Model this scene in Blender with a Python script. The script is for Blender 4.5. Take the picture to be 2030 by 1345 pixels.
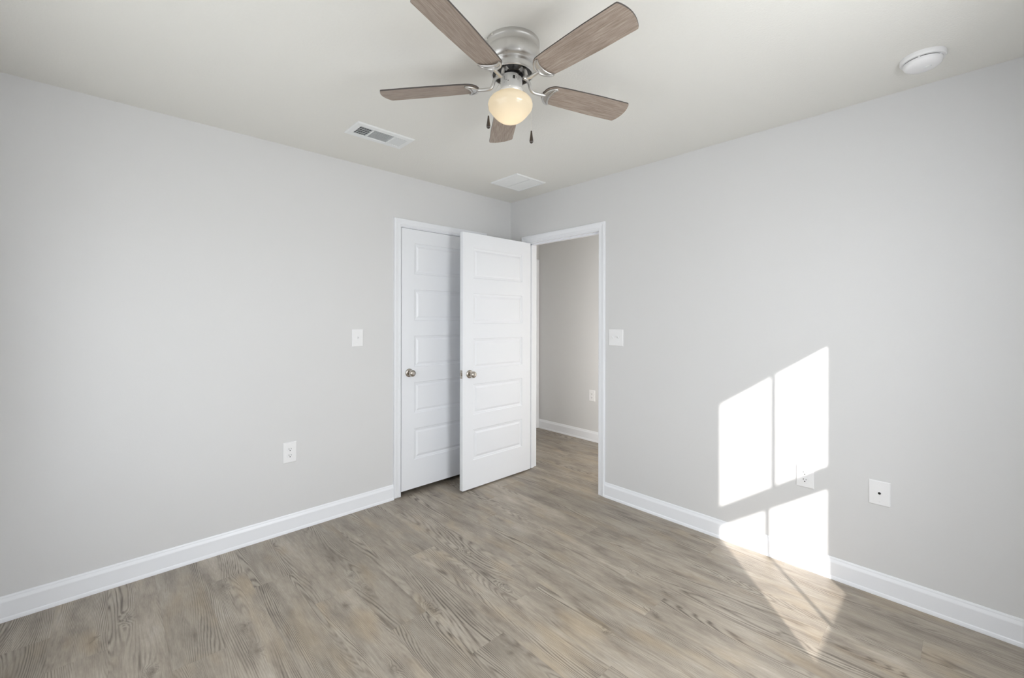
import bpy, bmesh, math, random
from mathutils import Vector, Matrix
random.seed(7)
for o in list(bpy.data.objects): bpy.data.objects.remove(o)
S = bpy.context.scene
COL = S.collection
PI = math.pi

# ------------------------------------------------------------------ camera
YAW = 0.815060; ROLL = 0.00193239; FPX = 850.610
FW = Vector((math.cos(YAW), math.sin(YAW), 0)); RT = Vector((math.sin(YAW), -math.cos(YAW), 0)); UP = Vector((0, 0, 1))
CAM = Vector((-2.75477603, -2.94026249, 1.34894546))
cd = bpy.data.cameras.new('camera'); cam = bpy.data.objects.new('camera', cd); COL.objects.link(cam)
cd.sensor_width = 36.0; cd.lens = 36.0 * FPX / 2030.0; cd.clip_start = 0.02
cd.shift_y = -(672.5 - 633.086) / 2030.0
m = Matrix((RT, UP, -FW)).transposed().to_4x4()
cam.matrix_world = Matrix.Translation(CAM) @ m @ Matrix.Rotation(ROLL, 4, 'Z')
S.camera = cam

# ------------------------------------------------------------------ light and exposure
S.view_settings.view_transform = 'Standard'; S.view_settings.look = 'None'
S.view_settings.gamma = 1.0; S.view_settings.use_curve_mapping = False
S.view_settings.exposure = 0.79
w = bpy.data.worlds.new('sky'); S.world = w; w.use_nodes = True
bg = w.node_tree.nodes['Background']; bg.inputs[1].default_value = 2.0
# overcast-white sky above, duller ground below the horizon
wn = w.node_tree.nodes; wl = w.node_tree.links
wt = wn.new('ShaderNodeTexCoord'); ws = wn.new('ShaderNodeSeparateXYZ'); wr = wn.new('ShaderNodeValToRGB')
wl.new(wt.outputs['Generated'], ws.inputs[0]); wl.new(ws.outputs[2], wr.inputs[0]); wl.new(wr.outputs[0], bg.inputs[0])
wr.color_ramp.elements[0].position = 0.0; wr.color_ramp.elements[0].color = (0.22, 0.22, 0.19, 1)
wr.color_ramp.elements[1].position = 0.02; wr.color_ramp.elements[1].color = (0.86, 0.92, 1.0, 1)
SUND = Vector((1.0, 0.876, -0.622)).normalized()
sl = bpy.data.lights.new('sun', 'SUN'); sl.energy = 5.2; sl.angle = math.radians(0.6); sl.color = (1.0, 0.96, 0.92)
so = bpy.data.objects.new('sun', sl); COL.objects.link(so); so.rotation_euler = SUND.to_track_quat('-Z', 'Y').to_euler()
so.location = (-4, -6, 4)
def area(name, loc, d, sx, sy, e, color=(1, 1, 1)):
    l = bpy.data.lights.new(name, 'AREA'); l.shape = 'RECTANGLE'; l.size = sx; l.size_y = sy; l.energy = e; l.color = color
    o = bpy.data.objects.new(name, l); COL.objects.link(o); o.location = loc
    o.rotation_euler = Vector(d).to_track_quat('-Z', 'Z').to_euler(); return o
# daylight entering by the bedroom window, then two added fill lights
area('window_daylight', (-1.50, -3.60, 1.32), (0, 1, -0.40), 0.80, 1.40, 31, (0.955, 0.98, 1.0))
area('side_fill_light', (-3.36, -1.60, 1.32), (1, 0, 0.06), 1.90, 1.40, 16, (0.955, 0.98, 1.0))  # added fill behind the added side window, evens out the walls
area('hall_fill_light', (0.13, -1.75, 0.95), (1, 0, 0), 0.9, 1.3, 23, (1.0, 0.96, 0.90))  # added fill panel, out of view, to brighten the far hall wall

# ------------------------------------------------------------------ materials
def mat(name, col=(0.8, 0.8, 0.8), rough=0.5, metal=0.0, spec=0.5, bump=None, emit=None):
    m = bpy.data.materials.new(name); m.use_nodes = True
    nt = m.node_tree; b = nt.nodes['Principled BSDF']
    b.inputs['Base Color'].default_value = (*col, 1); b.inputs['Roughness'].default_value = rough
    b.inputs['Metallic'].default_value = metal; b.inputs['Specular IOR Level'].default_value = spec
    if bump:
        sc, st, dist = bump
        tc = nt.nodes.new('ShaderNodeTexCoord'); n = nt.nodes.new('ShaderNodeTexNoise'); bp = nt.nodes.new('ShaderNodeBump')
        n.inputs['Scale'].default_value = sc; n.inputs['Detail'].default_value = 3; n.inputs['Roughness'].default_value = 0.55
        bp.inputs['Strength'].default_value = st; bp.inputs['Distance'].default_value = dist
        nt.links.new(tc.outputs['Object'], n.inputs['Vector']); nt.links.new(n.outputs['Fac'], bp.inputs['Height'])
        nt.links.new(bp.outputs['Normal'], b.inputs['Normal'])
    return m
def srgb(r, g, b):
    f = lambda c: (c / 12.92 if c <= 0.04045 else ((c + 0.055) / 1.055) ** 2.4)
    return (f(r / 255), f(g / 255), f(b / 255))
M = {}
M['wall'] = mat('wall_paint', srgb(219, 219, 219), 0.6, spec=0.3, bump=(90, 0.10, 0.002))
M['ceil'] = mat('ceiling_paint', srgb(235, 234, 229), 0.8, spec=0.15, bump=(120, 0.35, 0.003))
M['trim'] = mat('white_trim_paint', srgb(241, 243, 247), 0.35, spec=0.45)
M['door'] = mat('white_door_paint', srgb(241, 243, 247), 0.38, spec=0.45)
M['plastic'] = mat('white_plastic', srgb(240, 240, 241), 0.3, spec=0.5)
M['vent'] = mat('white_enamel', srgb(238, 240, 240), 0.4, spec=0.4)
M['dark'] = mat('dark_slot', (0.02, 0.02, 0.02), 0.6)
M['duct'] = mat('galvanised_duct', (0.16, 0.17, 0.18), 0.6)
M['black'] = mat('black_enamel', (0.012, 0.012, 0.013), 0.25)
M['nickel'] = mat('brushed_nickel', (0.64, 0.63, 0.615), 0.38, 1.0, bump=(60, 0.03, 0.001))
M['silver'] = mat('silver_painted_steel', (0.74, 0.73, 0.71), 0.45, 0.4)
M['satin'] = mat('satin_nickel_knob', (0.52, 0.48, 0.43), 0.22, 1.0)
M['chain'] = mat('pale_chain', (0.75, 0.73, 0.68), 0.35, 0.6)
M['fob'] = mat('dark_walnut_lacquer', (0.03, 0.018, 0.012), 0.12, spec=0.8)
M['edge'] = mat('dark_blade_edge', (0.07, 0.06, 0.055), 0.5)

def floor_mat():
    m = bpy.data.materials.new('vinyl_plank'); m.use_nodes = True
    nt = m.node_tree; N = nt.nodes; L = nt.links; b = N['Principled BSDF']
    def math_(op, a, c=None, clamp=False):
        n = N.new('ShaderNodeMath'); n.operation = op; n.use_clamp = clamp
        for i, x in enumerate((a, c)):
            if x is None: continue
            if isinstance(x, (int, float)): n.inputs[i].default_value = x
            else: L.new(x, n.inputs[i])
        return n.outputs[0]
    def noise(vec, scale, det, rough=0.5, dist=0.0):
        n = N.new('ShaderNodeTexNoise'); n.inputs['Scale'].default_value = scale; n.inputs['Detail'].default_value = det
        n.inputs['Roughness'].default_value = rough; n.inputs['Distortion'].default_value = dist
        L.new(vec, n.inputs['Vector']); return n.outputs['Fac']
    def mapping(vec, sc):
        n = N.new('ShaderNodeVectorMath'); n.operation = 'MULTIPLY'; L.new(vec, n.inputs[0]); n.inputs[1].default_value = sc
        return n.outputs[0]
    def ramp(fac, stops):
        n = N.new('ShaderNodeValToRGB'); cr = n.color_ramp
        while len(cr.elements) < len(stops): cr.elements.new(0.5)
        for e, (p, c) in zip(cr.elements, stops): e.position = p; e.color = (*c, 1)
        L.new(fac, n.inputs[0]); return n.outputs[0]
    def mix(f, a, c, mode='MIX'):
        n = N.new('ShaderNodeMix'); n.data_type = 'RGBA'; n.blend_type = mode
        if isinstance(f, (int, float)): n.inputs[0].default_value = f
        else: L.new(f, n.inputs[0])
        for i, x in ((6, a), (7, c)):
            if isinstance(x, tuple): n.inputs[i].default_value = (*x, 1)
            else: L.new(x, n.inputs[i])
        return n.outputs[2]
    tc = N.new('ShaderNodeTexCoord').outputs['Object']
    at = N.new('ShaderNodeAttribute'); at.attribute_name = 'plank'
    rnd = at.outputs['Vector']
    off = N.new('ShaderNodeVectorMath'); off.operation = 'MULTIPLY_ADD'
    L.new(rnd, off.inputs[0]); off.inputs[1].default_value = (37.0, 41.0, 53.0); L.new(tc, off.inputs[2])
    P = off.outputs[0]
    sep = N.new('ShaderNodeSeparateXYZ'); L.new(rnd, sep.inputs[0])
    # contour field: stretched noise plus sparse knots
    f1 = noise(mapping(P, (5.2, 0.50, 1)), 1.0, 1.5, 0.4, 0.15)
    f2 = noise(mapping(P, (34, 3.0, 1)), 1.0, 2.0, 0.5)
    vo = N.new('ShaderNodeTexVoronoi'); vo.feature = 'F1'; vo.inputs['Scale'].default_value = 1.0; vo.inputs['Randomness'].default_value = 1.0
    L.new(mapping(P, (6.0, 2.4, 1)), vo.inputs['Vector'])
    d = vo.outputs['Distance']
    kn = math_('SUBTRACT', 1.0, math_('MULTIPLY', d, 4.2), True)
    vs = N.new('ShaderNodeSeparateColor'); L.new(vo.outputs['Color'], vs.inputs[0])
    on = math_('GREATER_THAN', vs.outputs[0], 0.62)
    kn = math_('MULTIPLY', kn, on)
    # the knots one can pick out on this floor
    wn_ = N.new('ShaderNodeTexNoise'); wn_.inputs['Scale'].default_value = 28.0; wn_.inputs['Detail'].default_value = 2.0; L.new(tc, wn_.inputs['Vector'])
    wv = N.new('ShaderNodeVectorMath'); wv.operation = 'MULTIPLY_ADD'; L.new(wn_.outputs['Color'], wv.inputs[0]); wv.inputs[1].default_value = (0.045, 0.07, 0); wv.inputs[2].default_value = (-0.0225, -0.035, 0)
    for kx, ky, kr in KNOTS:
        sb = N.new('ShaderNodeVectorMath'); sb.operation = 'SUBTRACT'; L.new(tc, sb.inputs[0]); sb.inputs[1].default_value = (kx, ky, 0)
        wrp = N.new('ShaderNodeVectorMath'); wrp.operation = 'ADD'; L.new(sb.outputs[0], wrp.inputs[0]); L.new(wv.outputs[0], wrp.inputs[1])
        sc_ = N.new('ShaderNodeVectorMath'); sc_.operation = 'MULTIPLY'; L.new(wrp.outputs[0], sc_.inputs[0]); sc_.inputs[1].default_value = (1 / (0.040 * kr), 1 / (0.085 * kr), 0)
        ln = N.new('ShaderNodeVectorMath'); ln.operation = 'LENGTH'; L.new(sc_.outputs[0], ln.inputs[0])
        kn = math_('MAXIMUM', kn, math_('SUBTRACT', 1.0, ln.outputs['Value'], True))
    sx = N.new('ShaderNodeSeparateXYZ'); L.new(P, sx.inputs[0])
    f1 = math_('ADD', math_('MULTIPLY', f1, 0.85), math_('MULTIPLY', sx.outputs[0], 1.9))
    fld = math_('ADD', math_('ADD', f1, math_('MULTIPLY', f2, 0.026)), math_('MULTIPLY', math_('POWER', kn, 1.5), 0.055))
    ring = math_('SINE', math_('MULTIPLY', fld, 400.0))
    ring = math_('MULTIPLY', math_('ADD', ring, 1.0), 0.5)
    ring = math_('POWER', ring, 1.8)
    msk = noise(mapping(P, (12, 1.1, 1)), 1.0, 3.0, 0.55)
    msk = ramp(msk, [(0.38, (0.04, 0.04, 0.04)), (0.58, (1, 1, 1))])
    brk = noise(mapping(P, (110, 4, 1)), 1.0, 3.0, 0.6)
    brk = ramp(brk, [(0.34, (0.35, 0.35, 0.35)), (0.58, (1, 1, 1))])
    fib = noise(mapping(P, (360, 16, 1)), 1.0, 2.0, 0.6)
    blot = noise(mapping(P, (13.0, 3.2, 1)), 1.0, 5.0, 0.66, 0.1)
    tint = noise(mapping(P, (8.0, 3.0, 3)), 1.0, 2.0, 0.5)
    base = ramp(blot, [(0.27, FC[0]), (0.43, FC[1]), (0.56, FC[2]), (0.72, FC[3])])
    tan_ = ramp(tint, [(0.53, (0, 0, 0)), (0.70, (1, 1, 1))])
    c = mix(math_('MULTIPLY', tan_, 0.40), base, FC[4])
    tone = math_('ADD', math_('MULTIPLY', sep.outputs[0], 0.24), 0.93)
    tn = N.new('ShaderNodeCombineColor'); [L.new(tone, tn.inputs[i]) for i in range(3)]
    c = mix(1.0, c, tn.outputs[0], 'MULTIPLY')
    fibc = ramp(fib, [(0.3, (0.86, 0.86, 0.86)), (0.7, (1.10, 1.10, 1.10))])
    c = mix(1.0, c, fibc, 'MULTIPLY')
    rf = math_('MULTIPLY', math_('MULTIPLY', ring, msk), math_('MULTIPLY', brk, 0.80))
    c = mix(rf, c, FC[5])
    hl = math_('MULTIPLY', math_('MULTIPLY', math_('SUBTRACT', 1.0, ring), msk), 0.22)
    c = mix(hl, c, FC[3])
    stk = noise(mapping(P, (26, 2.6, 1)), 1.0, 3.0, 0.6)
    stk = ramp(stk, [(0.60, (0, 0, 0)), (0.74, (1, 1, 1))])
    c = mix(math_('MULTIPLY', stk, 0.36), c, FC[5])
    kc = math_('MULTIPLY', math_('POWER', kn, 2.5), 0.6)
    c = mix(kc, c, FC[5])
    # tight butt joints between planks
    uv = N.new('ShaderNodeUVMap'); uv.uv_map = 'edge'
    su = N.new('ShaderNodeSeparateXYZ'); L.new(uv.outputs[0], su.inputs[0])
    e = math_('LESS_THAN', su.outputs[0], 0.0011)
    e2 = math_('LESS_THAN', su.outputs[1], 0.0011)
    e = math_('MAXIMUM', e, e2)
    c = mix(math_('MULTIPLY', e, 0.15), c, FC[5])
    L.new(c, b.inputs['Base Color'])
    b.inputs['Roughness'].default_value = 0.40; b.inputs['Specular IOR Level'].default_value = 0.60
    bp = N.new('ShaderNodeBump'); bp.inputs['Strength'].default_value = 0.15; bp.inputs['Distance'].default_value = 0.0008
    L.new(math_('SUBTRACT', fib, rf), bp.inputs['Height']); L.new(bp.outputs['Normal'], b.inputs['Normal'])
    return m
FC = [srgb(114, 104, 94), srgb(148, 138, 125), srgb(164, 154, 140), srgb(178, 170, 158), srgb(172, 152, 122), srgb(72, 62, 52)]
KNOTS = [(-2.684, -0.35, 1), (-1.288, -1.339, 1), (-1.655, -1.231, 1), (-1.939, -0.936, 1), (-1.959, -1.429, 1), (-1.819, -0.728, 0.8), (-1.808, -0.888, 0.8), (-2.327, -0.38, 0.8), (-2.32, -0.77, 0.8), (-2.312, -0.964, 0.9), (-1.246, -0.942, 0.7), (-1.568, -1.684, 0.8), (-0.714, -1.738, 0.7), (-0.753, -1.924, 0.7), (-0.936, -1.961, 0.8), (-2.797, -0.432, 0.6), (-1.195, -1.874, 0.6), (-2.631, -0.799, 0.8)]
M['floor'] = floor_mat()

def blade_mat():
    m = bpy.data.materials.new('grey_oak_blade'); m.use_nodes = True
    nt = m.node_tree; N = nt.nodes; L = nt.links; b = N['Principled BSDF']
    tc = N.new('ShaderNodeTexCoord')
    oi = N.new('ShaderNodeObjectInfo')
    mp = N.new('ShaderNodeVectorMath'); mp.operation = 'MULTIPLY_ADD'; mp.inputs[1].default_value = (9, 170, 1)
    cx = N.new('ShaderNodeCombineXYZ'); ml = N.new('ShaderNodeMath'); ml.operation = 'MULTIPLY'; ml.inputs[1].default_value = 50
    L.new(oi.outputs['Random'], ml.inputs[0]); L.new(ml.outputs[0], cx.inputs[2])
    L.new(tc.outputs['Object'], mp.inputs[0]); L.new(cx.outputs[0], mp.inputs[2])
    n = N.new('ShaderNodeTexNoise'); n.inputs['Scale'].default_value = 1.6; n.inputs['Detail'].default_value = 5; n.inputs['Roughness'].default_value = 0.65
    n.inputs['Distortion'].default_value = 0.4
    L.new(mp.outputs[0], n.inputs['Vector'])
    r = N.new('ShaderNodeValToRGB'); cr = r.color_ramp
    cols = [(0.25, srgb(126, 112, 101)), (0.45, srgb(153, 138, 126)), (0.58, srgb(168, 154, 142)), (0.75, srgb(186, 174, 163))]
    while len(cr.elements) < 4: cr.elements.new(0.5)
    for e, (p_, c) in zip(cr.elements, cols): e.position = p_; e.color = (*c, 1)
    L.new(n.outputs['Fac'], r.inputs[0]); L.new(r.outputs[0], b.inputs['Base Color'])
    b.inputs['Roughness'].default_value = 0.5; b.inputs['Specular IOR Level'].default_value = 0.3
    return m
M['blade'] = blade_mat()

def globe_mat():
    m = bpy.data.materials.new('opal_glass'); m.use_nodes = True
    nt = m.node_tree; N = nt.nodes; L = nt.links; N.remove(N['Principled BSDF'])
    out = N['Material Output']
    tr = N.new('ShaderNodeBsdfTranslucent'); tr.inputs[0].default_value = (0.76, 0.69, 0.57, 1)
    df = N.new('ShaderNodeBsdfDiffuse'); df.inputs[0].default_value = (0.70, 0.66, 0.56, 1)
    gl = N.new('ShaderNodeBsdfGlossy'); gl.inputs['Roughness'].default_value = 0.15
    em = N.new('ShaderNodeEmission'); em.inputs[0].default_value = (1.0, 0.83, 0.58, 1); em.inputs[1].default_value = 0.04
    a = N.new('ShaderNodeMixShader'); a.inputs[0].default_value = 0.45; L.new(tr.outputs[0], a.inputs[1]); L.new(df.outputs[0], a.inputs[2])
    g = N.new('ShaderNodeMixShader'); g.inputs[0].default_value = 0.04; L.new(a.outputs[0], g.inputs[1]); L.new(gl.outputs[0], g.inputs[2])
    ad = N.new('ShaderNodeAddShader'); L.new(g.outputs[0], ad.inputs[0]); L.new(em.outputs[0], ad.inputs[1])
    L.new(ad.outputs[0], out.inputs[0]); return m
M['globe'] = globe_mat()

def pane_mat():
    m = bpy.data.materials.new('window_glass'); m.use_nodes = True
    nt = m.node_tree; N = nt.nodes; L = nt.links; N.remove(N['Principled BSDF'])
    t = N.new('ShaderNodeBsdfTransparent'); t.inputs[0].default_value = (0.96, 0.96, 0.96, 1)
    g = N.new('ShaderNodeBsdfGlossy'); g.inputs['Roughness'].default_value = 0.01
    x = N.new('ShaderNodeMixShader'); x.inputs[0].default_value = 0.06; L.new(t.outputs[0], x.inputs[1]); L.new(g.outputs[0], x.inputs[2])
    L.new(x.outputs[0], N['Material Output'].inputs[0]); return m
M['pane'] = pane_mat()

# ------------------------------------------------------------------ helpers
def obj(name, bm, mats, parent=None, smooth=None, loc=None):
    bmesh.ops.recalc_face_normals(bm, faces=bm.faces)
    me = bpy.data.meshes.new(name); bm.to_mesh(me); bm.free()
    if not isinstance(mats, (list, tuple)): mats = [mats]
    for x in mats: me.materials.append(M[x])
    o = bpy.data.objects.new(name, me); COL.objects.link(o)
    if smooth is not None:
        for p in me.polygons: p.use_smooth = True
        try: me.set_sharp_from_angle(angle=math.radians(smooth))
        except Exception: pass
    if parent is not None: o.parent = parent
    if loc is not None: o.location = loc
    return o
def empty(name, loc, rot=(0, 0, 0)):
    o = bpy.data.objects.new(name, None); COL.objects.link(o); o.location = loc; o.rotation_euler = rot; o.empty_display_size = 0.1
    return o
def struct(o): o['kind'] = 'structure'; return o
def tag(o, label, cat, group=None):
    o['label'] = label; o['category'] = cat
    if group: o['group'] = group
    return o
def box(bm, a, b, mi=0):
    x0, y0, z0 = a; x1, y1, z1 = b
    v = [bm.verts.new(c) for c in ((x0, y0, z0), (x1, y0, z0), (x1, y1, z0), (x0, y1, z0), (x0, y0, z1), (x1, y0, z1), (x1, y1, z1), (x0, y1, z1))]
    for f in ((0, 1, 2, 3), (4, 5, 6, 7), (0, 1, 5, 4), (1, 2, 6, 5), (2, 3, 7, 6), (3, 0, 4, 7)):
        fc = bm.faces.new([v[i] for i in f]); fc.material_index = mi
    return v
def bevelbox(bm, a, b, r, seg=2):
    t = bmesh.new(); box(t, a, b)
    bmesh.ops.bevel(t, geom=t.edges[:], offset=r, segments=seg, affect='EDGES', profile=0.7)
    me = bpy.data.meshes.new('tmp'); t.to_mesh(me); t.free(); bm.from_mesh(me); bpy.data.meshes.remove(me)
def lathe(bm, prof, seg=48, M4=None, mi=0):
    rings = []
    for r, z in prof:
        if r < 1e-5:
            rings.append([bm.verts.new((0, 0, z))])
        else:
            rings.append([bm.verts.new((r * math.cos(2 * PI * i / seg), r * math.sin(2 * PI * i / seg), z)) for i in range(seg)])
    for a, b in zip(rings, rings[1:]):
        for i in range(seg):
            j = (i + 1) % seg
            if len(a) == 1 and len(b) == 1: continue
            if len(a) == 1: f = bm.faces.new((a[0], b[i], b[j]))
            elif len(b) == 1: f = bm.faces.new((a[i], b[0], a[j]))
            else: f = bm.faces.new((a[i], a[j], b[j], b[i]))
            f.material_index = mi
    if M4 is not None:
        bmesh.ops.transform(bm, matrix=M4, verts=[v for r in rings for v in r])
def tube(bm, pts, rad, seg=10, flat=None):
    """round (or flattened) tube through the points; rad may be a list"""
    n = len(pts); pts = [Vector(p) for p in pts]
    if not isinstance(rad, (list, tuple)): rad = [rad] * n
    rings = []; nrm = None
    for i in range(n):
        t = (pts[min(i + 1, n - 1)] - pts[max(i - 1, 0)]).normalized()
        if nrm is None:
            h = Vector((0, 0, 1)) if abs(t.z) < 0.9 else Vector((1, 0, 0)); nrm = (h - t * h.dot(t)).normalized()
        else: nrm = (nrm - t * nrm.dot(t)).normalized()
        bn = t.cross(nrm); r = rad[i]; fz = flat if flat else 1.0
        rings.append([bm.verts.new(pts[i] + nrm * r * fz * math.cos(2 * PI * k / seg) + bn * r * math.sin(2 * PI * k / seg)) for k in range(seg)])
    for a, b in zip(rings, rings[1:]):
        for k in range(seg): bm.faces.new((a[k], a[(k + 1) % seg], b[(k + 1) % seg], b[k]))
    bm.faces.new(rings[0]); bm.faces.new(rings[-1][::-1])
def smoothpath(pts, k=6):
    pts = [Vector(p) for p in pts]; out = []
    P = [pts[0]] + pts + [pts[-1]]
    for i in range(1, len(P) - 2):
        a, b, c, d = P[i - 1:i + 3]
        for s in range(k):
            t = s / k
            out.append(0.5 * ((2 * b) + (c - a) * t + (2 * a - 5 * b + 4 * c - d) * t * t + (3 * b - a - 3 * c + d) * t ** 3))
    out.append(pts[-1]); return out
def extrude_profile(bm, prof, mapf, s0, s1):
    """prof: list of (d,z); mapf(d, s, z) -> world point; straight run s0..s1, ends closed"""
    A = [bm.verts.new(mapf(d, s0, z)) for d, z in prof]; B = [bm.verts.new(mapf(d, s1, z)) for d, z in prof]
    n = len(prof)
    for i in range(n): bm.faces.new((A[i], A[(i + 1) % n], B[(i + 1) % n], B[i]))
    bm.faces.new(A); bm.faces.new(B[::-1])

# ------------------------------------------------------------------ room dimensions
H = 2.44; XL = -3.18; YB = -3.41; T = 0.115
# wall_left is y = 0, wall_right is x = 0; the camera looks into their corner
CL0, CL1, CLZ = -1.1375, -0.3695, 2.045           # closet clear opening (between jambs)
EN0, EN1, ENZ = -0.990, -0.222, 2.031             # entry clear opening
JT = 0.018
HX = 1.151                                        # far hall wall
HY = 0.72
WX0, WX1, WZ0, WZ1 = -1.90, -1.113, 0.618, 2.03   # bedroom window opening

# floor: individual planks drawn as faces
def build_floor():
    bm = bmesh.new(); lay = bm.faces.layers.float_vector.new('plank'); uv = bm.loops.layers.uv.new('edge')
    W = 0.178; X0 = -2.04; LEN = 1.22
    jn = {0: -0.83, 1: -1.232, 2: -1.574, 3: -0.772, 6: -1.935, 9: -2.815, -1: -0.493, -2: -0.300, -5: -0.54, -6: -0.29, 4: -1.46, 5: -2.45, 7: -2.93, 8: -1.30, 10: -0.7, 11: -2.25, -3: -0.86, -4: -1.12}
    n0 = math.floor((XL - 0.2 - X0) / W); n1 = math.ceil((HX + 0.2 - X0) / W)
    ya, yb = YB - 0.2, HY + 0.2
    def plank(x0, x1, y0, y1):
        r = (random.random(), random.random(), random.random())
        nn = 1
        v = [bm.verts.new(c) for c in ((x0, y0, 0), (x1, y0, 0), (x1, y1, 0), (x0, y1, 0))]
        f = bm.faces.new(v); f[lay] = r
        w_, h_ = x1 - x0, y1 - y0
        # four-way split so the edge distance interpolates from every side
        return f, w_, h_
    faces = []
    for n in range(n0, n1):
        x0 = X0 + n * W; x1 = x0 + W
        j = jn.get(n, -((n * 0.37) % 1.0) * LEN); y = j
        while y > ya: y -= LEN
        while y < yb:
            a, b = max(y, ya), min(y + LEN, yb)
            if b - a > 0.01: faces.append(plank(x0, x1, a, b))
            y += LEN
    for f, w_, h_ in faces:
        us = [(0, 0), (w_, 0), (w_, h_), (0, h_)]
        for l, u in zip(f.loops, us): l[uv].uv = u
    # thickness below
    me = bpy.data.meshes.new('floor'); bm.to_mesh(me); bm.free(); me.materials.append(M['floor'])
    o = bpy.data.objects.new('floor', me); COL.objects.link(o); return struct(o)
build_floor()

bm = bmesh.new(); box(bm, (XL - 0.15, YB - 0.15, H), (HX + 0.15, HY + 0.15, H + 0.1))
struct(obj('ceiling', bm, 'ceil'))

# walls
bm = bmesh.new()
ro0, ro1, rz = CL0 - JT, CL1 + JT, CLZ + JT
box(bm, (XL - 0.15, 0, 0), (ro0, T, H)); box(bm, (ro0, 0, rz), (ro1, T, H)); box(bm, (ro1, 0, 0), (T, T, H))
struct(obj('wall_left', bm, 'wall'))
bm = bmesh.new()
ro0, ro1, rz = EN0 - JT, EN1 + JT, ENZ + JT
box(bm, (0, YB - 0.15, 0), (T, ro0, H)); box(bm, (0, ro0, rz), (T, ro1, H)); box(bm, (0, ro1, 0), (T, 0, H))
struct(obj('wall_right', bm, 'wall'))
bm = bmesh.new()
B2 = YB - 0.15
box(bm, (XL - 0.15, B2, 0), (WX0, YB, H)); box(bm, (WX1, B2, 0), (0, YB, H))
box(bm, (WX0, B2, 0), (WX1, YB, WZ0)); box(bm, (WX0, B2, WZ1), (WX1, YB, H))
struct(obj('wall_back', bm, 'wall'))
bm = bmesh.new()
SY0, SY1 = -2.55, -0.65                           # opening for the added side window in the near wall
box(bm, (XL - 0.15, YB, 0), (XL, SY0, H)); box(bm, (XL - 0.15, SY1, 0), (XL, 0, H))
box(bm, (XL - 0.15, SY0, 0), (XL, SY1, WZ0)); box(bm, (XL - 0.15, SY0, WZ1), (XL, SY1, H))
struct(obj('wall_near', bm, 'wall'))
# unseen wall added outside the side window to keep the sun off it
bm = bmesh.new(); box(bm, (-5.2, -5.2, -0.3), (-5.0, 1.5, 3.4)); struct(obj('sun_block_wall', bm, 'wall'))
bm = bmesh.new(); box(bm, (HX, YB - 0.15, 0), (HX + T, HY + T, H)); struct(obj('wall_hall', bm, 'wall'))
bm = bmesh.new(); box(bm, (T, HY, 0), (HX, HY + T, H)); struct(obj('wall_hall_end', bm, 'wall'))
bm = bmesh.new(); box(bm, (T, B2, 0), (HX, YB, H)); struct(obj('wall_hall_back', bm, 'wall'))
# closet enclosure behind the closed door
bm = bmesh.new()
box(bm, (-1.9, HY, 0), (T, HY + T, H)); box(bm, (-1.9 - T, T, 0), (-1.9, HY + T, H)); box(bm, (0, T, 0), (T, HY, H))
struct(obj('wall_closet', bm, 'wall'))

# baseboards
BP = [(0, 0), (0, 0.112), (0.0035, 0.112), (0.006, 0.106), (0.0065, 0.101), (0.0105, 0.090), (0.0115, 0.086), (0.0115, 0.019), (0.0145, 0.015), (0.0165, 0.006), (0.0165, 0)]
def base(name, mapf, runs):
    bm = bmesh.new()
    for a, b in runs: extrude_profile(bm, BP, mapf, a, b)
    return struct(obj(name, bm, 'trim'))
CW = 0.057
base('baseboard_left', lambda d, s, z: (s, -d, z), [(XL, CL0 - 0.006 - CW), (CL1 + 0.006 + CW, 0)])
base('baseboard_right', lambda d, s, z: (-d, s, z), [(YB, EN0 - 0.006 - CW), (EN1 + 0.008 + CW, 0)])
base('baseboard_back', lambda d, s, z: (s, YB + d, z), [(XL, 0)])
base('baseboard_near', lambda d, s, z: (XL + d, s, z), [(YB, 0)])
base('baseboard_hall', lambda d, s, z: (HX - d, s, z), [(YB, HY)])
base('baseboard_hall_inner', lambda d, s, z: (T + d, s, z), [(YB, EN0 - 0.006 - CW), (EN1 + 0.008 + CW, HY)])

# door casings: mitred sweep of a moulded profile
CP = [(0, 0), (0, 0.0085), (0.003, 0.0105), (0.009, 0.011), (0.012, 0.0135), (0.018, 0.0125), (0.024, 0.0125), (0.036, 0.0155), (0.040, 0.0160), (0.044, 0.0180), (0.052, 0.0180), (0.0565, 0.0150), (0.057, 0.0)]
def casing(bm, mapf, a0, a1, zt, zb=0.003, prof=CP):
    R = []
    for o_, d in prof:
        R.append([bm.verts.new(mapf(d, s, z)) for s, z in ((a0 - o_, zb), (a0 - o_, zt + o_), (a1 + o_, zt + o_), (a1 + o_, zb))])
    n = len(R)
    for i in range(n):
        A, B = R[i], R[(i + 1) % n]
        for k in range(3): bm.faces.new((A[k], A[k + 1], B[k + 1], B[k]))
    bm.faces.new([r[0] for r in R]); bm.faces.new([r[3] for r in R][::-1])

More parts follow.
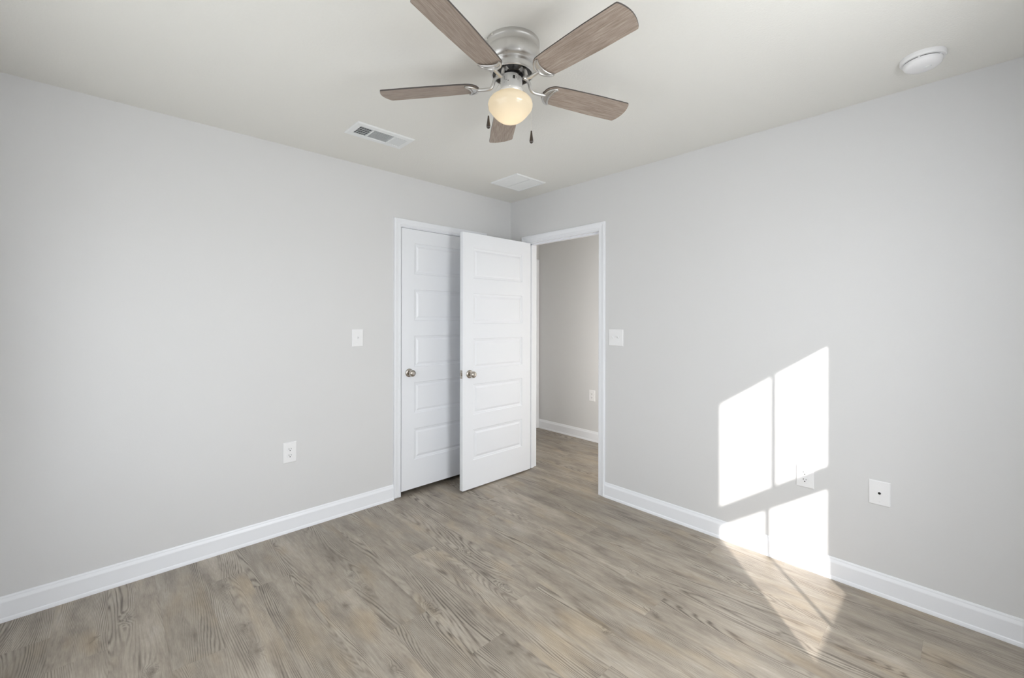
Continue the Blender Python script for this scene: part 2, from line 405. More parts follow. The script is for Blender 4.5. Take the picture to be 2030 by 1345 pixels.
def leaf(W, Z, stile, panels, TH=0.035):
    """moulded door slab in x 0..W, y 0..TH, z 0..Z; panels = [(z0,z1),...]"""
    bm = bmesh.new()
    rings = [(0, 0), (0.004, 0.0045), (0.012, 0.0055), (0.017, 0.0075), (0.022, 0.0075), (0.036, 0.0025)]
    zs = [0] + [z for p in panels for z in p] + [Z]; xs = [0, stile, W - stile, W]
    for side in (0, 1):
        yf = (lambda d: d) if side == 0 else (lambda d: TH - d)
        def q(c):
            bm.faces.new([bm.verts.new((x, yf(d), z)) for x, d, z in c])
        for i in range(3):
            for j in range(len(zs) - 1):
                x0, x1, z0, z1 = xs[i], xs[i + 1], zs[j], zs[j + 1]
                if i == 1 and j % 2 == 1:
                    for (a, da), (b, db) in zip(rings, rings[1:]):
                        P = [(x0 + a, da, z0 + a), (x1 - a, da, z0 + a), (x1 - a, da, z1 - a), (x0 + a, da, z1 - a)]
                        Q = [(x0 + b, db, z0 + b), (x1 - b, db, z0 + b), (x1 - b, db, z1 - b), (x0 + b, db, z1 - b)]
                        for k in range(4): q([P[k], P[(k + 1) % 4], Q[(k + 1) % 4], Q[k]])
                    q(Q)
                else: q([(x0, 0, z0), (x1, 0, z0), (x1, 0, z1), (x0, 0, z1)])
    for c in (((0, 0, 0), (W, 0, 0), (W, TH, 0), (0, TH, 0)), ((0, 0, Z), (W, 0, Z), (W, TH, Z), (0, TH, Z)),
              ((0, 0, 0), (0, TH, 0), (0, TH, Z), (0, 0, Z)), ((W, 0, 0), (W, TH, 0), (W, TH, Z), (W, 0, Z))):
        bm.faces.new([bm.verts.new(v) for v in c])
    bmesh.ops.remove_doubles(bm, verts=bm.verts[:], dist=0.0002)
    return bm
def knob(parent, x, z, ys=-1, y=0.0):
    """door knob on the face y, projecting along ys"""
    R = Matrix.Translation((x, y, z)) @ Matrix.Rotation(PI / 2 * (1 if ys < 0 else -1), 4, 'X')
    bm = bmesh.new()
    lathe(bm, [(0.0115, 0.006), (0.011, 0.022), (0.0125, 0.027), (0.019, 0.032), (0.0245, 0.040), (0.0262, 0.048), (0.0250, 0.056), (0.0205, 0.0625), (0.012, 0.0655), (0, 0.0662)], 40, R)
    k = obj('knob', bm, 'satin', parent, 40)
    bm = bmesh.new()
    lathe(bm, [(0.0325, 0), (0.0325, 0.003), (0.031, 0.006), (0.026, 0.009), (0.016, 0.0105), (0.0, 0.0105)], 40, R)
    obj('rosette', bm, 'satin', k, 40)
    return k
PAN = [(0.221, 0.462), (0.580, 0.821), (0.940, 1.181), (1.300, 1.541), (1.660, 1.901)]

# closet door (closed) : door_1
d1 = struct(empty('door_1', (CL0 + 0.003, 0.0, 0)))
d1['label'] = 'white five-panel closet door, closed, partly behind the open door'; d1['category'] = 'door'
o = obj('door_leaf', leaf(0.762, 2.006, 0.110, PAN), 'door', d1, loc=(0, 0, 0.036))
knob(d1, 0.0655, 0.036 + 0.899, -1)
bm = bmesh.new(); casing(bm, lambda d, s, z: (s - CL0 - 0.003, -d, z), CL0 - 0.006, CL1 + 0.006, CLZ + 0.006, 0.013)
obj('casing', bm, 'trim', d1)
bm = bmesh.new()
x_ = -CL0 - 0.003
for a, b in (((CL0 - JT, 0, 0), (CL0, T, CLZ)), ((CL1, 0, 0), (CL1 + JT, T, CLZ)), ((CL0 - JT, 0, CLZ), (CL1 + JT, T, CLZ + JT)),
             ((CL0, 0.037, 0), (CL0 + 0.012, 0.07, CLZ)), ((CL1 - 0.012, 0.037, 0), (CL1, 0.07, CLZ)), ((CL0, 0.037, CLZ - 0.012), (CL1, 0.07, CLZ))):
    box(bm, (a[0] + x_, a[1], a[2]), (b[0] + x_, b[1], b[2]))
obj('jamb', bm, 'trim', d1)
bm = bmesh.new(); box(bm, (-0.0028, 0.004, 0.90), (-0.0006, 0.03, 0.965)); obj('strike_plate', bm, 'satin', d1)

# entry door (open at a right angle) : door_2
d2 = struct(empty('door_2', (-0.004, -0.262, 0), (0, 0, PI)))
d2['label'] = 'white five-panel entry door standing open against the closet'; d2['category'] = 'door'
LW = 0.750
# local x runs from the hinge into the room, local y 0 is the face the camera sees
bmL = leaf(LW, 2.015, 0.104, PAN); bmesh.ops.transform(bmL, matrix=Matrix.Translation((0, -0.035, 0)), verts=bmL.verts[:])
obj('door_leaf', bmL, 'door', d2, loc=(0, 0, 0.012))
knob(d2, LW - 0.0665, 0.917, 1, 0.0); knob(d2, LW - 0.0665, 0.917, -1, -0.035)
bm = bmesh.new(); box(bm, (LW - 0.0002, -0.030, 0.885), (LW + 0.0012, -0.005, 0.950))
lp = obj('latch_plate', bm, 'satin', d2)
bm = bmesh.new(); box(bm, (LW, -0.0235, 0.907), (LW + 0.009, -0.0115, 0.927)); obj('latch_bolt', bm, 'satin', lp)
for zz in (0.20, 1.02, 1.83):
    bm = bmesh.new(); lathe(bm, [(0, 0), (0.0055, 0), (0.0055, 0.09), (0, 0.09)], 14, Matrix.Translation((-0.002, -0.040, zz)))
    box(bm, (0.0, -0.0368, zz), (0.03, -0.0352, zz + 0.09)); obj('hinge', bm, 'satin', d2, 40)
t2 = struct(empty('trim_1', (0, 0, 0)))
t2['label'] = 'white moulded casing around the entry doorway'
bm = bmesh.new(); casing(bm, lambda d, s, z: (-d, s, z), EN0 - 0.006, EN1 + 0.008, ENZ + 0.006, 0.002)
obj('casing', bm, 'trim', t2)
bm = bmesh.new(); casing(bm, lambda d, s, z: (T + d, s, z), EN0 - 0.006, EN1 + 0.008, ENZ + 0.006, 0.002)
obj('casing', bm, 'trim', t2)
bm = bmesh.new()
for a, b in (((0, EN0 - JT, 0), (T, EN0, ENZ)), ((0, EN1, 0), (T, EN1 + JT, ENZ)), ((0, EN0 - JT, ENZ), (T, EN1 + JT, ENZ + JT)),
             ((0.037, EN0, 0), (0.072, EN0 + 0.012, ENZ)), ((0.037, EN1 - 0.012, 0), (0.072, EN1, ENZ)), ((0.037, EN0, ENZ - 0.012), (0.072, EN1, ENZ))):
    box(bm, a, b)
obj('jamb', bm, 'trim', t2)
# hall door at the end of the hall, only its casing edge shows : door_3
d3 = struct(empty('door_3', (0.29, HY, 0)))
d3['label'] = 'white door casing at the end of the hall'
bm = bmesh.new(); casing(bm, lambda d, s, z: (s - 0.29, -d, z), 0.31, 1.088, 2.033); obj('casing', bm, 'trim', d3)
bmL = leaf(0.77, 2.02, 0.11, PAN); bmesh.ops.transform(bmL, matrix=Matrix.Translation((0, 0, 0)), verts=bmL.verts[:])
obj('door_leaf', bmL, 'door', d3, loc=(0.024, -0.006, 0.012))

# window_1 in the back wall: double hung, one vertical bar in each sash
w1 = struct(empty('window_1', (WX0, YB, WZ0)))
def wb(bm, x0, x1, y0, y1, z0, z1): box(bm, (x0 - WX0, y0 - YB, z0 - WZ0), (x1 - WX0, y1 - YB, z1 - WZ0))
bm = bmesh.new()
wb(bm, WX0, WX0 + 0.020, YB - 0.13, YB - 0.03, WZ0, WZ1); wb(bm, WX1 - 0.020, WX1, YB - 0.13, YB - 0.03, WZ0, WZ1)
wb(bm, WX0 + .02, WX1 - .02, YB - 0.13, YB - 0.03, WZ1 - 0.02, WZ1); wb(bm, WX0 + .02, WX1 - .02, YB - 0.13, YB - 0.03, WZ0, WZ0 + 0.012)
obj('window_frame', bm, 'trim', w1)
def sash(y, z0, z1, gx0, gx1, gz0, gz1, xm):
    bm = bmesh.new(); a, b = WX0 + 0.02, WX1 - 0.02
    wb(bm, a, gx0, y - 0.015, y + 0.015, z0, z1); wb(bm, gx1, b, y - 0.015, y + 0.015, z0, z1)
    wb(bm, gx0, gx1, y - 0.015, y + 0.015, z0, gz0); wb(bm, gx0, gx1, y - 0.015, y + 0.015, gz1, z1)
    wb(bm, xm - 0.008, xm + 0.008, y - 0.008, y + 0.008, gz0, gz1)
    s = obj('sash', bm, 'trim', w1)
    bm = bmesh.new(); wb(bm, gx0, gx1, y - 0.002, y + 0.002, gz0, gz1); obj('pane', bm, 'pane', s)
sash(YB - 0.09, 1.27, WZ1 - 0.02, -1.873, -1.135, 1.325, 1.973, -1.501)
sash(YB - 0.05, WZ0 + 0.012, 1.285, -1.815, -1.135, 0.650, 1.192, -1.490)

# added_window_2 in the near wall: unseen twin double-hung unit, added to carry the side fill
w2 = struct(empty('added_window_2', (XL, SY0, WZ0)))
L2 = SY1 - SY0; H2 = WZ1 - WZ0
bm = bmesh.new()
for a_, b_ in (((-.13, 0, 0), (-.03, .03, H2)), ((-.13, L2 - .03, 0), (-.03, L2, H2)), ((-.13, .03, 0), (-.03, L2 - .03, .03)), ((-.13, .03, H2 - .03), (-.03, L2 - .03, H2)),
               ((-.13, L2 / 2 - .03, .03), (-.03, L2 / 2 + .03, H2 - .03))): box(bm, a_, b_)
obj('window_frame', bm, 'trim', w2)
for ys_ in ((.03, L2 / 2 - .03), (L2 / 2 + .03, L2 - .03)):
    for zs_, xx in (((.03, H2 / 2 + .02), -.06), ((H2 / 2 - .02, H2 - .03), -.10)):
        bm = bmesh.new(); y0_, y1_ = ys_; z0_, z1_ = zs_
        box(bm, (xx - .015, y0_, z0_), (xx + .015, y0_ + .035, z1_)); box(bm, (xx - .015, y1_ - .035, z0_), (xx + .015, y1_, z1_))
        box(bm, (xx - .015, y0_ + .035, z0_), (xx + .015, y1_ - .035, z0_ + .035)); box(bm, (xx - .015, y0_ + .035, z1_ - .035), (xx + .015, y1_ - .035, z1_))
        s_ = obj('sash', bm, 'trim', w2)
        bm = bmesh.new(); box(bm, (xx - .002, y0_ + .035, z0_ + .035), (xx + .002, y1_ - .035, z1_ - .035)); obj('pane', bm, 'pane', s_)

# ------------------------------------------------------------------ wall plates
def plate_base(name, loc, rotz, wdt, hgt):
    e = empty(name, loc, (0, 0, rotz))       # local: x across, -y out of the wall, z up
    bm = bmesh.new(); r = 0.004
    bm2 = bmesh.new()
    w2, h2 = wdt / 2, hgt / 2
    lv = []
    for ins, d in ((0, 0), (0, -0.0035), (0.0035, -0.0058), (w2 - 0.001, -0.0062)):
        lv.append([bm.verts.new((sx * (w2 - ins), d, sz * max(h2 - ins, h2 * 0.02))) for sx, sz in ((-1, -1), (1, -1), (1, 1), (-1, 1))])
    for A, B in zip(lv, lv[1:]):
        for k in range(4): bm.faces.new((A[k], A[(k + 1) % 4], B[(k + 1) % 4], B[k]))
    bm.faces.new(lv[-1]); bm2.free()
    obj('cover_plate', bm, 'plastic', e)
    return e
def screw(e, x, z, y=-0.0058, r=0.0032):
    bm = bmesh.new(); lathe(bm, [(r, 0), (r, 0.0008), (r * 0.6, 0.0014), (0, 0.0014)], 14, Matrix.Translation((x, y, z)) @ Matrix.Rotation(PI / 2, 4, 'X'))
    obj('screw', bm, 'plastic', e, 40)
def toggle(e, x):
    bm = bmesh.new(); box(bm, (x - 0.0055, -0.0066, -0.0125), (x + 0.0055, -0.0050, 0.0125)); t = obj('toggle_slot', bm, 'vent', e)
    bm = bmesh.new()
    v = [bm.verts.new(c) for c in ((x - .0042, -.006, -.006), (x + .0042, -.006, -.006), (x + .0042, -.006, .008), (x - .0042, -.006, .008),
                                   (x - .0036, -.018, .006), (x + .0036, -.018, .006), (x + .0036, -.016, .012), (x - .0036, -.016, .012))]
    for f in ((0, 1, 2, 3), (4, 5, 6, 7), (0, 1, 5, 4), (1, 2, 6, 5), (2, 3, 7, 6), (3, 0, 4, 7)): bm.faces.new([v[i] for i in f])
    obj('toggle', bm, 'plastic', t)
    for s in (-1, 1): screw(e, x, s * 0.030)
def receptacle(e):
    for s in (-1, 1):
        zc = s * 0.0195
        bm = bmesh.new()
        n = 40; A = []; B = []
        for i in range(n):
            a = 2 * PI * i / n; x = 0.0172 * math.cos(a); z = max(-0.0135, min(0.0135, 0.0172 * math.sin(a)))
            A.append(bm.verts.new((x, -0.0055, zc + z))); B.append(bm.verts.new((x * .97, -0.0082, zc + z * .97)))
        for i in range(n): bm.faces.new((A[i], A[(i + 1) % n], B[(i + 1) % n], B[i]))
        bm.faces.new(B); r = obj('socket', bm, 'plastic', e)
        bm = bmesh.new()
        box(bm, (-0.0075, -0.0088, zc - 0.001), (-0.0053, -0.0078, zc + 0.0085)); box(bm, (0.0053, -0.0088, zc), (0.0072, -0.0078, zc + 0.0075))
        lathe(bm, [(0.0030, 0), (0.0030, 0.001), (0, 0.001)], 12, Matrix.Translation((0, -0.0078, zc - 0.0068)) @ Matrix.Rotation(PI / 2, 4, 'X'))
        obj('slots', bm, 'dark', r)
    screw(e, 0, 0)
RZ = -PI / 2     # plates on the right wall face -x : local -y -> -x
def on_right(y, z): return (0, y, z)
e = plate_base('light_switch', (-1.476, 0, 1.2155), 0, 0.078, 0.122); toggle(e, 0)
tag(e, 'small white single light switch on the wall left of the closet door', 'light switch')
e = plate_base('electrical_outlet', (-1.915, 0, 0.503), 0, 0.079, 0.128); receptacle(e)
tag(e, 'white duplex outlet low on the left wall below the single switch', 'outlet')
e = plate_base('light_switch', (0, -1.147, 1.2125), -PI / 2, 0.124, 0.123); toggle(e, -0.023); toggle(e, 0.023)
tag(e, 'wider white double light switch right of the entry doorway', 'light switch')
e = plate_base('electrical_outlet', (0, -2.338, 0.500), -PI / 2, 0.081, 0.118); receptacle(e)
tag(e, 'white duplex outlet on the right wall crossed by the sunlit window patch', 'outlet')
e = plate_base('cable_plate', (0, -2.6465, 0.500), -PI / 2, 0.081, 0.118)
bm = bmesh.new(); lathe(bm, [(0.0085, 0), (0.0085, 0.001), (0.0065, 0.0018), (0.0058, 0.0018)], 24, Matrix.Translation((0, -0.006, 0)) @ Matrix.Rotation(PI / 2, 4, 'X'))
cg = obj('grommet', bm, 'plastic', e, 40)
bm = bmesh.new(); lathe(bm, [(0.0058, 0.0), (0.0058, 0.0022), (0, 0.0022)], 24, Matrix.Translation((0, -0.006, 0)) @ Matrix.Rotation(PI / 2, 4, 'X'))
obj('cable_hole', bm, 'black', cg, 40)
screw(e, 0, 0.042); screw(e, 0, -0.042)
tag(e, 'white cable wall plate with a round black hole, right of the sun patch', 'wall plate')
e = plate_base('electrical_outlet', (HX, -0.093, 0.503), -PI / 2, 0.079, 0.123); receptacle(e)
tag(e, 'white outlet on the shaded hall wall seen through the entry doorway', 'outlet')

# ------------------------------------------------------------------ smoke detector
sd = tag(empty('smoke_detector', (-0.297, -2.812, H)), 'round white smoke detector on the ceiling beside the top of the right wall', 'smoke detector')
bm = bmesh.new(); lathe(bm, [(0, 0), (0.0715, 0), (0.0720, -0.004), (0.0715, -0.014), (0.069, -0.018), (0.062, -0.019), (0, -0.019)], 72)
obj('mounting_base', bm, 'plastic', sd, 35)
bm = bmesh.new(); lathe(bm, [(0.0590, -0.0185), (0.0590, -0.0225)], 72); obj('sensor_slot', bm, 'dark', sd, 35)
bm = bmesh.new(); lathe(bm, [(0.0605, -0.0215), (0.0620, -0.0225), (0.0620, -0.027), (0.059, -0.036), (0.052, -0.043), (0.040, -0.0475), (0.022, -0.0495), (0, -0.050)], 72)
cv = obj('cover', bm, 'plastic', sd, 35)
for k in range(5):
    bm = bmesh.new(); a = k * 2 * PI / 5 + 0.5
    box(bm, (0.0590 * math.cos(a) - 0.003, 0.0590 * math.sin(a) - 0.003, -0.0245), (0.0590 * math.cos(a) + 0.003, 0.0590 * math.sin(a) + 0.003, -0.0185))
    obj('spacer', bm, 'plastic', sd)
bm = bmesh.new(); lathe(bm, [(0.011, -0.0480), (0.011, -0.0512), (0.009, -0.0518), (0, -0.0518)], 30, Matrix.Translation((-0.006, -0.016, 0)))
obj('test_button', bm, 'vent', cv, 40)

# ------------------------------------------------------------------ supply register (ceiling vent with three banks of fins)
VX0, VX1, VY0, VY1 = -1.752, -1.395, -0.638, -0.446
ve = tag(empty('ceiling_vent', ((VX0 + VX1) / 2, (VY0 + VY1) / 2, H)), 'white louvered air supply vent on the ceiling left of the fan', 'ceiling vent')
a, b = (VX1 - VX0) / 2, (VY1 - VY0) / 2
ia, ib = a - 0.036, b - 0.040
def frame_ring(bm, a, b, ia, ib, dz=-0.007):
    L_ = [(a, b, 0), (a, b, -0.002), (a - 0.006, b - 0.006, dz), (ia + 0.004, ib + 0.004, dz - 0.001), (ia, ib, dz + 0.003), (ia, ib, -0.0005)]
    R_ = [[bm.verts.new((sx * x, sy * y, z)) for sx, sy in ((-1, -1), (1, -1), (1, 1), (-1, 1))] for x, y, z in L_]
    for A, B in zip(R_, R_[1:]):
        for k in range(4): bm.faces.new((A[k], A[(k + 1) % 4], B[(k + 1) % 4], B[k]))
bm = bmesh.new(); frame_ring(bm, a, b, ia, ib); obj('frame', bm, 'vent', ve)
bm = bmesh.new(); box(bm, (-ia, -ib, -0.0012), (ia, ib, -0.0004)); obj('damper', bm, 'duct', ve)
x1, x2 = -ia + 0.075, ia - 0.080     # dividers
for x in (x1, x2):
    bm = bmesh.new(); box(bm, (x - 0.004, -ib, -0.0085), (x + 0.004, ib, -0.001)); obj('divider', bm, 'vent', ve)
def fin(bm, p0, p1, nrm, wd, tilt):
    """thin slat along p0-p1, tilted about its axis; nrm = horizontal direction across"""
    p0, p1, n = Vector(p0), Vector(p1), Vector(nrm)
    u = n * math.cos(tilt) * wd / 2 + Vector((0, 0, -1)) * math.sin(tilt) * wd / 2
    v = (n * math.sin(tilt) + Vector((0, 0, 1)) * math.cos(tilt)) * 0.0005
    V = [bm.verts.new(q) for q in (p0 - u - v, p0 + u - v, p0 + u + v, p0 - u + v, p1 - u - v, p1 + u - v, p1 + u + v, p1 - u + v)]
    for f in ((0, 1, 2, 3), (4, 5, 6, 7), (0, 1, 5, 4), (1, 2, 6, 5), (2, 3, 7, 6), (3, 0, 4, 7)): bm.faces.new([V[i] for i in f])
for i in range(5):
    bm = bmesh.new(); x = -ia + 0.010 + i * 0.0145; fin(bm, (x, -ib, -0.0055), (x, ib, -0.0055), (1, 0, 0), 0.0075, 2.35); obj('louver', bm, 'vent', ve)
for i in range(4):
    bm = bmesh.new(); y = -ib + 0.012 + i * 0.0260; box(bm, (-ia, y - 0.0015, -0.0030), (x1 - 0.004, y + 0.0015, -0.0014)); obj('damper_blade', bm, 'vent', ve)
for i in range(10):
    bm = bmesh.new(); y = -ib + 0.007 + i * 0.0108; fin(bm, (x1 + 0.004, y, -0.0055), (x2 - 0.004, y, -0.0055), (0, 1, 0), 0.0062, 2.2); obj('louver', bm, 'vent', ve)
for i in range(6):
    bm = bmesh.new(); x = x2 + 0.010 + i * 0.0128; fin(bm, (x, -ib, -0.0055), (x, ib, -0.0055), (1, 0, 0), 0.0092, 0.75); obj('louver', bm, 'vent', ve)

# ------------------------------------------------------------------ return grille near the corner
GX0, GX1, GY0, GY1 = -0.532, -0.214, -0.634, -0.328
ge = tag(empty('return_grille', ((GX0 + GX1) / 2, (GY0 + GY1) / 2, H)), 'square white return air grille on the ceiling in the far corner', 'ceiling vent')
a, b = (GX1 - GX0) / 2, (GY1 - GY0) / 2; ia, ib = a - 0.022, b - 0.022
bm = bmesh.new(); frame_ring(bm, a, b, ia, ib, -0.009); obj('frame', bm, 'vent', ge)
bm = bmesh.new(); box(bm, (-ia, -ib, -0.0012), (ia, ib, -0.0004)); obj('backing', bm, 'vent', ge)
nl = 26
for i in range(nl):
    bm = bmesh.new(); y = -ib + 0.006 + i * (2 * ib - 0.012) / (nl - 1); fin(bm, (-ia, y, -0.0052), (ia, y, -0.0052), (0, 1, 0), 0.0098, 0.42); obj('louver', bm, 'vent', ge)
bm = bmesh.new(); box(bm, (-0.0035, -ib, -0.0096), (0.0035, ib, -0.0080)); obj('centre_bar', bm, 'vent', ge)

# ------------------------------------------------------------------ ceiling fan
FC0 = CAM + FW * 1.705
fan = tag(empty('ceiling_fan', (FC0.x, FC0.y, H)), 'brushed nickel flush-mount ceiling fan with five grey wood blades and lit globe', 'ceiling fan')
zz = lambda z: z - H
HP = [(0.1075, 2.44), (0.1085, 2.437), (0.1085, 2.428), (0.1075, 2.4245), (0.1058, 2.422), (0.1058, 2.407), (0.1066, 2.4035), (0.1088, 2.400), (0.1098, 2.394), (0.1098, 2.386),
      (0.1090, 2.377), (0.1070, 2.367), (0.1035, 2.3585), (0.0990, 2.3530), (0.0950, 2.3510), (0.0938, 2.3500), (0.0936, 2.3465), (0.0915, 2.3430), (0.0880, 2.3400), (0.0865, 2.3360), (0.0852, 2.3220),
      (0.0842, 2.3180), (0.0815, 2.3165), (0.0790, 2.3170), (0.0780, 2.3200), (0.0780, 2.3300), (0.0, 2.3300)]
bm = bmesh.new(); lathe(bm, [(r, zz(z)) for r, z in HP], 96); obj('motor_housing', bm, 'nickel', fan, 50)
bm = bmesh.new(); lathe(bm, [(0.0765, zz(2.3298)), (0.0755, zz(2.326)), (0.066, zz(2.322)), (0.046, zz(2.320)), (0.042, zz(2.317)), (0.040, zz(2.302)), (0.0, zz(2.302))], 64); obj('flywheel', bm, 'black', fan, 40)
def local(lat, fwd, z): v = RT * lat + FW * fwd; return Vector((v.x, v.y, zz(z)))
for lat, fw_ in ((-0.0995, -0.046), (-0.078, -0.077)):
    v = local(lat, fw_, 2.4315); d = Vector((v.x, v.y, 0)).normalized()
    bm = bmesh.new(); lathe(bm, [(0.0042, -0.001), (0.0042, 0.0015), (0.0025, 0.003), (0, 0.0032)], 16, Matrix.Translation(d * 0.1088 + Vector((0, 0, v.z))) @ d.to_track_quat('Z', 'Y').to_matrix().to_4x4())
    obj('canopy_screw', bm, 'chain', fan, 40)

# blades: local x along the blade, built once and copied
def blade_bm():
    R0, R1, wr, wt = 0.137, 0.546, 0.104, 0.1216
    up = []
    def width(x): return wr / 2 + (wt - wr) / 2 * min(1, (x - R0) / 0.25)
    # root: rounded like the iron; tip: gentle bow with rounded corners
    n = 10
    for i in range(n + 1):
        t = i / n * PI / 2; up.append((R0 + 0.040 * (1 - math.sin(t)), -1, t))
    top = []
    for i in range(n + 1):
        t = i / n; x = R0 + 0.050 * t; y = (wr / 2) * math.sqrt(max(0, 1 - (1 - t) ** 2.1)); top.append((x, y))
    for i in range(1, 9): x = R0 + 0.05 + (R1 - 0.026 - R0 - 0.05) * i / 8; top.append((x, width(x)))
    top.append((R1 - 0.0185, wt / 2 - 0.0006)); top.append((R1 - 0.0145, wt / 2 - 0.0045))
    for i in range(1, 7): y = (wt / 2 - 0.0045) * (1 - i / 6); top.append((R1 - 0.0145 * (y / (wt / 2 - 0.0045)) ** 2, y))
    pts = top + [(x, -y) for x, y in reversed(top[1:-1])]
    bm = bmesh.new()
    A = [bm.verts.new((x, y, 0.0)) for x, y in pts]; B = [bm.verts.new((x, y, 0.0055)) for x, y in pts]
    n = len(pts)
    f = bm.faces.new(A); f.material_index = 0
    f = bm.faces.new(B); f.material_index = 0
    for i in range(n):
        f = bm.faces.new((A[i], A[(i + 1) % n], B[(i + 1) % n], B[i])); f.material_index = 1
    return bm
BLZ = 2.2755; PIT = -0.185
BA = [-18.3 - 0.75, 53.7 - 0.5, 125.7 + 2.5, 197.7 + 0.6, -90.3 - 1.25]
def iron_bm():
    """flat arm from the flywheel, dropping to a crescent that carries the blade"""
    bm = bmesh.new()
    zb = zz(BLZ) - 0.001
    def P(x, z): return Vector((x, 0, z))
    arm = smoothpath([P(0.050, zz(2.3195)), P(0.064, zz(2.316)), P(0.074, zz(2.302)), P(0.080, zz(2.283)), P(0.092, zz(2.2705)), P(0.118, zz(2.2685)), P(0.146, zz(2.2700))], 5)
    tube(bm, arm, [0.0075] * 6 + [0.0068] * (len(arm) - 6), 12)
    box(bm, (0.040, -0.010, zz(2.3215)), (0.066, 0.010, zz(2.3185)))
    c, s = math.cos(PIT), math.sin(PIT)
    def Q(x, y, dz): return Vector((x, y * c - dz * s * 0, zb + y * s + dz))
    # crescent plate between two arcs
    n = 24; outer = []; inner = []
    for i in range(n + 1):
        t = -1 + 2 * i / n; a = t * 1.32
        outer.append((0.192 - 0.050 * math.cos(a), 0.0480 * math.sin(a) / math.sin(1.32)))
        inner.append((0.190 - 0.0230 * math.cos(a), 0.0455 * math.sin(a) / math.sin(1.32)))
    V = [[bm.verts.new(Q(*outer[i], -0.004)), bm.verts.new(Q(*inner[i], -0.004)), bm.verts.new(Q(*inner[i], -0.0005)), bm.verts.new(Q(*outer[i], -0.0005))] for i in range(n + 1)]
    for A, B in zip(V, V[1:]):
        for k in range(4): bm.faces.new((A[k], A[(k + 1) % 4], B[(k + 1) % 4], B[k]))
    rad = [0.0043 * (0.68 + 0.32 * math.sin(PI * i / n) ** 0.5) for i in range(n + 1)]
    tube(bm, [Q(*p_, -0.0050) for p_ in outer], rad, 10); tube(bm, [Q(*p_, -0.0050) for p_ in inner], rad, 10)
    return bm
def iron_screws():
    bm = bmesh.new()
    for y in (-0.006, 0.006): lathe(bm, [(0.0030, 0), (0.0030, -0.0012), (0.0015, -0.0022), (0, -0.0022)], 12, Matrix.Translation((0.046 + 0.004, y, zz(2.3185))))
    return bm
bproto = iproto = sproto = None
for k, adeg in enumerate(BA):
    a = math.radians(adeg)
    if k == 0:
        bl = obj('blade', blade_bm(), ['blade', 'edge'], fan)
        ir = obj('blade_iron', iron_bm(), 'nickel', fan, 50)
        sc = obj('screw', iron_screws(), 'chain', ir, 40)
        bproto, iproto, sproto = bl, ir, sc
    else:
        bl = bproto.copy(); COL.objects.link(bl); bl.parent = fan
        ir = iproto.copy(); COL.objects.link(ir); ir.parent = fan
        sc = sproto.copy(); COL.objects.link(sc); sc.parent = ir
    bl.rotation_euler = (Matrix.Rotation(a, 3, 'Z') @ Matrix.Rotation(PIT, 3, 'X')).to_euler(); bl.location = (0, 0, zz(BLZ))
    ir.rotation_euler = (0, 0, a)

# light kit
lk = local(-0.0045, 0, 2.44)
def shift(bm, v): bmesh.ops.translate(bm, vec=(v.x, v.y, 0), verts=bm.verts[:])
bm = bmesh.new(); lathe(bm, [(0.0, zz(2.309)), (0.041, zz(2.309)), (0.0428, zz(2.3065)), (0.0428, zz(2.262)), (0.0455, zz(2.2585)), (0.0462, zz(2.247)), (0.0440, zz(2.2435)), (0.0, zz(2.2435))], 64); shift(bm, lk)
kit = obj('light_fitter', bm, 'silver', fan, 45)
def on_kit(lat, z):           # a point on the camera side of the fitter
    return local(lat - 0.0045, -math.sqrt(0.0429 ** 2 - lat ** 2), z)
def kit_mark(name, lat, z, w_, h_, mt, dep=0.001):
    p_ = on_kit(lat, z); n_ = local(lat, -math.sqrt(0.0429 ** 2 - lat ** 2), 2.44).normalized()
    R = Matrix.Translation(p_) @ n_.to_track_quat('-Y', 'Z').to_matrix().to_4x4()
    bm = bmesh.new(); box(bm, (-w_ / 2, -dep, -h_ / 2), (w_ / 2, dep, h_ / 2)); bmesh.ops.transform(bm, matrix=R, verts=bm.verts[:])
    return obj(name, bm, mt, kit)
kit_mark('reverse_switch', 0.0105, 2.2890, 0.0075, 0.0120, 'black', 0.0022)
for lt, z, w_, h_ in ((-0.027, 2.290, 0.0012, 0.014), (-0.020, 2.281, 0.007, 0.0010), (-0.012, 2.276, 0.0035, 0.0035), (0.020, 2.290, 0.0012, 0.008), (0.026, 2.286, 0.0012, 0.010), (-0.0275, 2.273, 0.004, 0.0010)):
    kit_mark('printed_mark', lt, z, w_, h_, 'edge', 0.0003)
for lt in (-0.005, 0.033, -0.036):
    p_ = on_kit(lt, 2.2535); n_ = local(lt, -math.sqrt(0.0429 ** 2 - lt ** 2), 2.44).normalized()
    bm = bmesh.new(); lathe(bm, [(0.0026, 0.001), (0.0026, 0.006), (0.0012, 0.007), (0, 0.007)], 12, Matrix.Translation(p_) @ n_.to_track_quat('Z', 'Y').to_matrix().to_4x4())
    obj('thumb_screw', bm, 'chain', kit, 40)
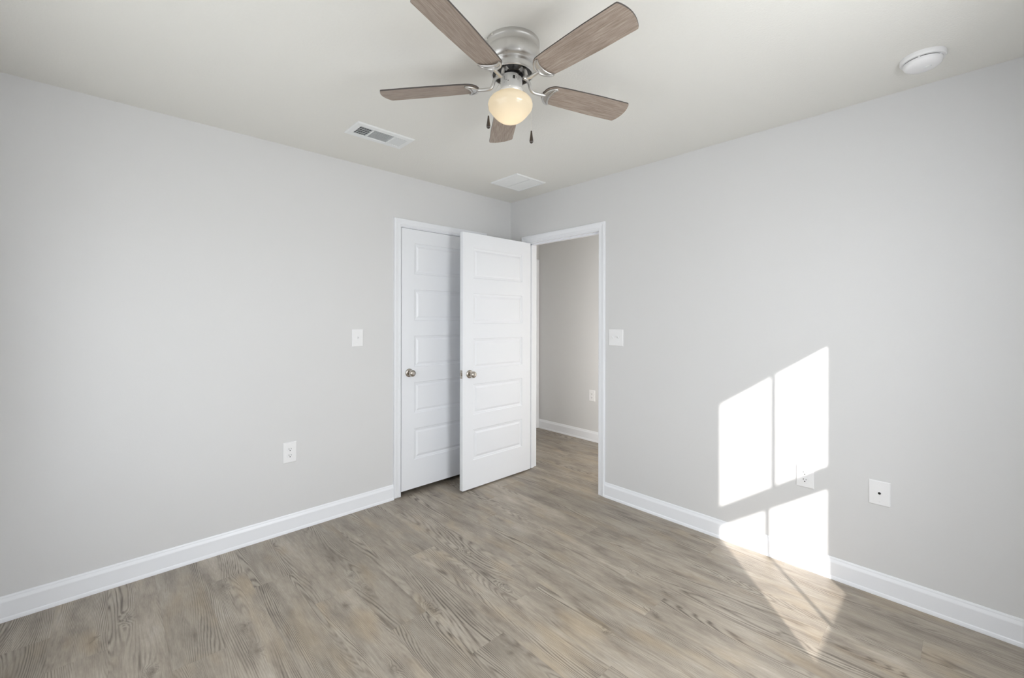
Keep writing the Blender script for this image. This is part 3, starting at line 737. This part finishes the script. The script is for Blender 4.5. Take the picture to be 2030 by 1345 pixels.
GP = [(0.0405, 2.252), (0.0405, 2.2410), (0.050, 2.2390), (0.063, 2.2335), (0.0755, 2.2245), (0.0850, 2.2130), (0.0885, 2.2010), (0.0880, 2.1920), (0.0845, 2.1825), (0.0765, 2.1720),
      (0.0660, 2.1590), (0.0540, 2.1470), (0.0420, 2.1385), (0.0300, 2.1335), (0.0160, 2.1310), (0.0, 2.1303)]
gv = local(-0.0085, 0, 2.44)
bm = bmesh.new(); lathe(bm, [(r, zz(z)) for r, z in GP], 72); shift(bm, gv); obj('glass_globe', bm, 'globe', fan, 80)
bl_ = bpy.data.lights.new('bulb', 'POINT'); bl_.energy = 0.075; bl_.color = (1.0, 0.86, 0.68); bl_.shadow_soft_size = 0.02
bo = bpy.data.objects.new('bulb', bl_); COL.objects.link(bo); bo.parent = fan; bo.location = (gv.x, gv.y, zz(2.175))

# pull chains with dark fobs
def chain(start, over, end_z, lat, fwd):
    pts = smoothpath([start, over, local(lat, fwd, over.z + H - 0.02), local(lat, fwd, (over.z + H + end_z) / 2), local(lat, fwd, end_z)], 6)
    bm = bmesh.new(); tube(bm, pts, 0.0009, 6)
    # ball beads
    L_ = 0; last = pts[0]
    for a_, b_ in zip(pts, pts[1:]):
        d = (b_ - a_).length; n = max(1, int(d / 0.0045))
        for i in range(n):
            c = a_.lerp(b_, i / n); lathe(bm, [(0, -0.0014), (0.0013, 0), (0, 0.0014)], 6, Matrix.Translation(c))
    ch = obj('pull_chain', bm, 'chain', fan, 60)
    bm = bmesh.new(); lathe(bm, [(0, 0.0), (0.0030, -0.001), (0.0036, -0.008), (0.0052, -0.022), (0.0074, -0.036), (0.0078, -0.042), (0.0066, -0.0475), (0.0036, -0.0505), (0, -0.0512)], 24,
                          Matrix.Translation(local(lat, fwd, end_z + 0.002)))
    obj('fob', bm, 'fob', ch, 60)
chain(local(-0.044, -0.010, 2.290), local(-0.088, -0.012, 2.222), 2.1500, -0.0945, -0.012)
chain(local(0.038, 0.020, 2.275), local(0.0765, 0.028, 2.240), 2.1085, 0.0768, 0.028)
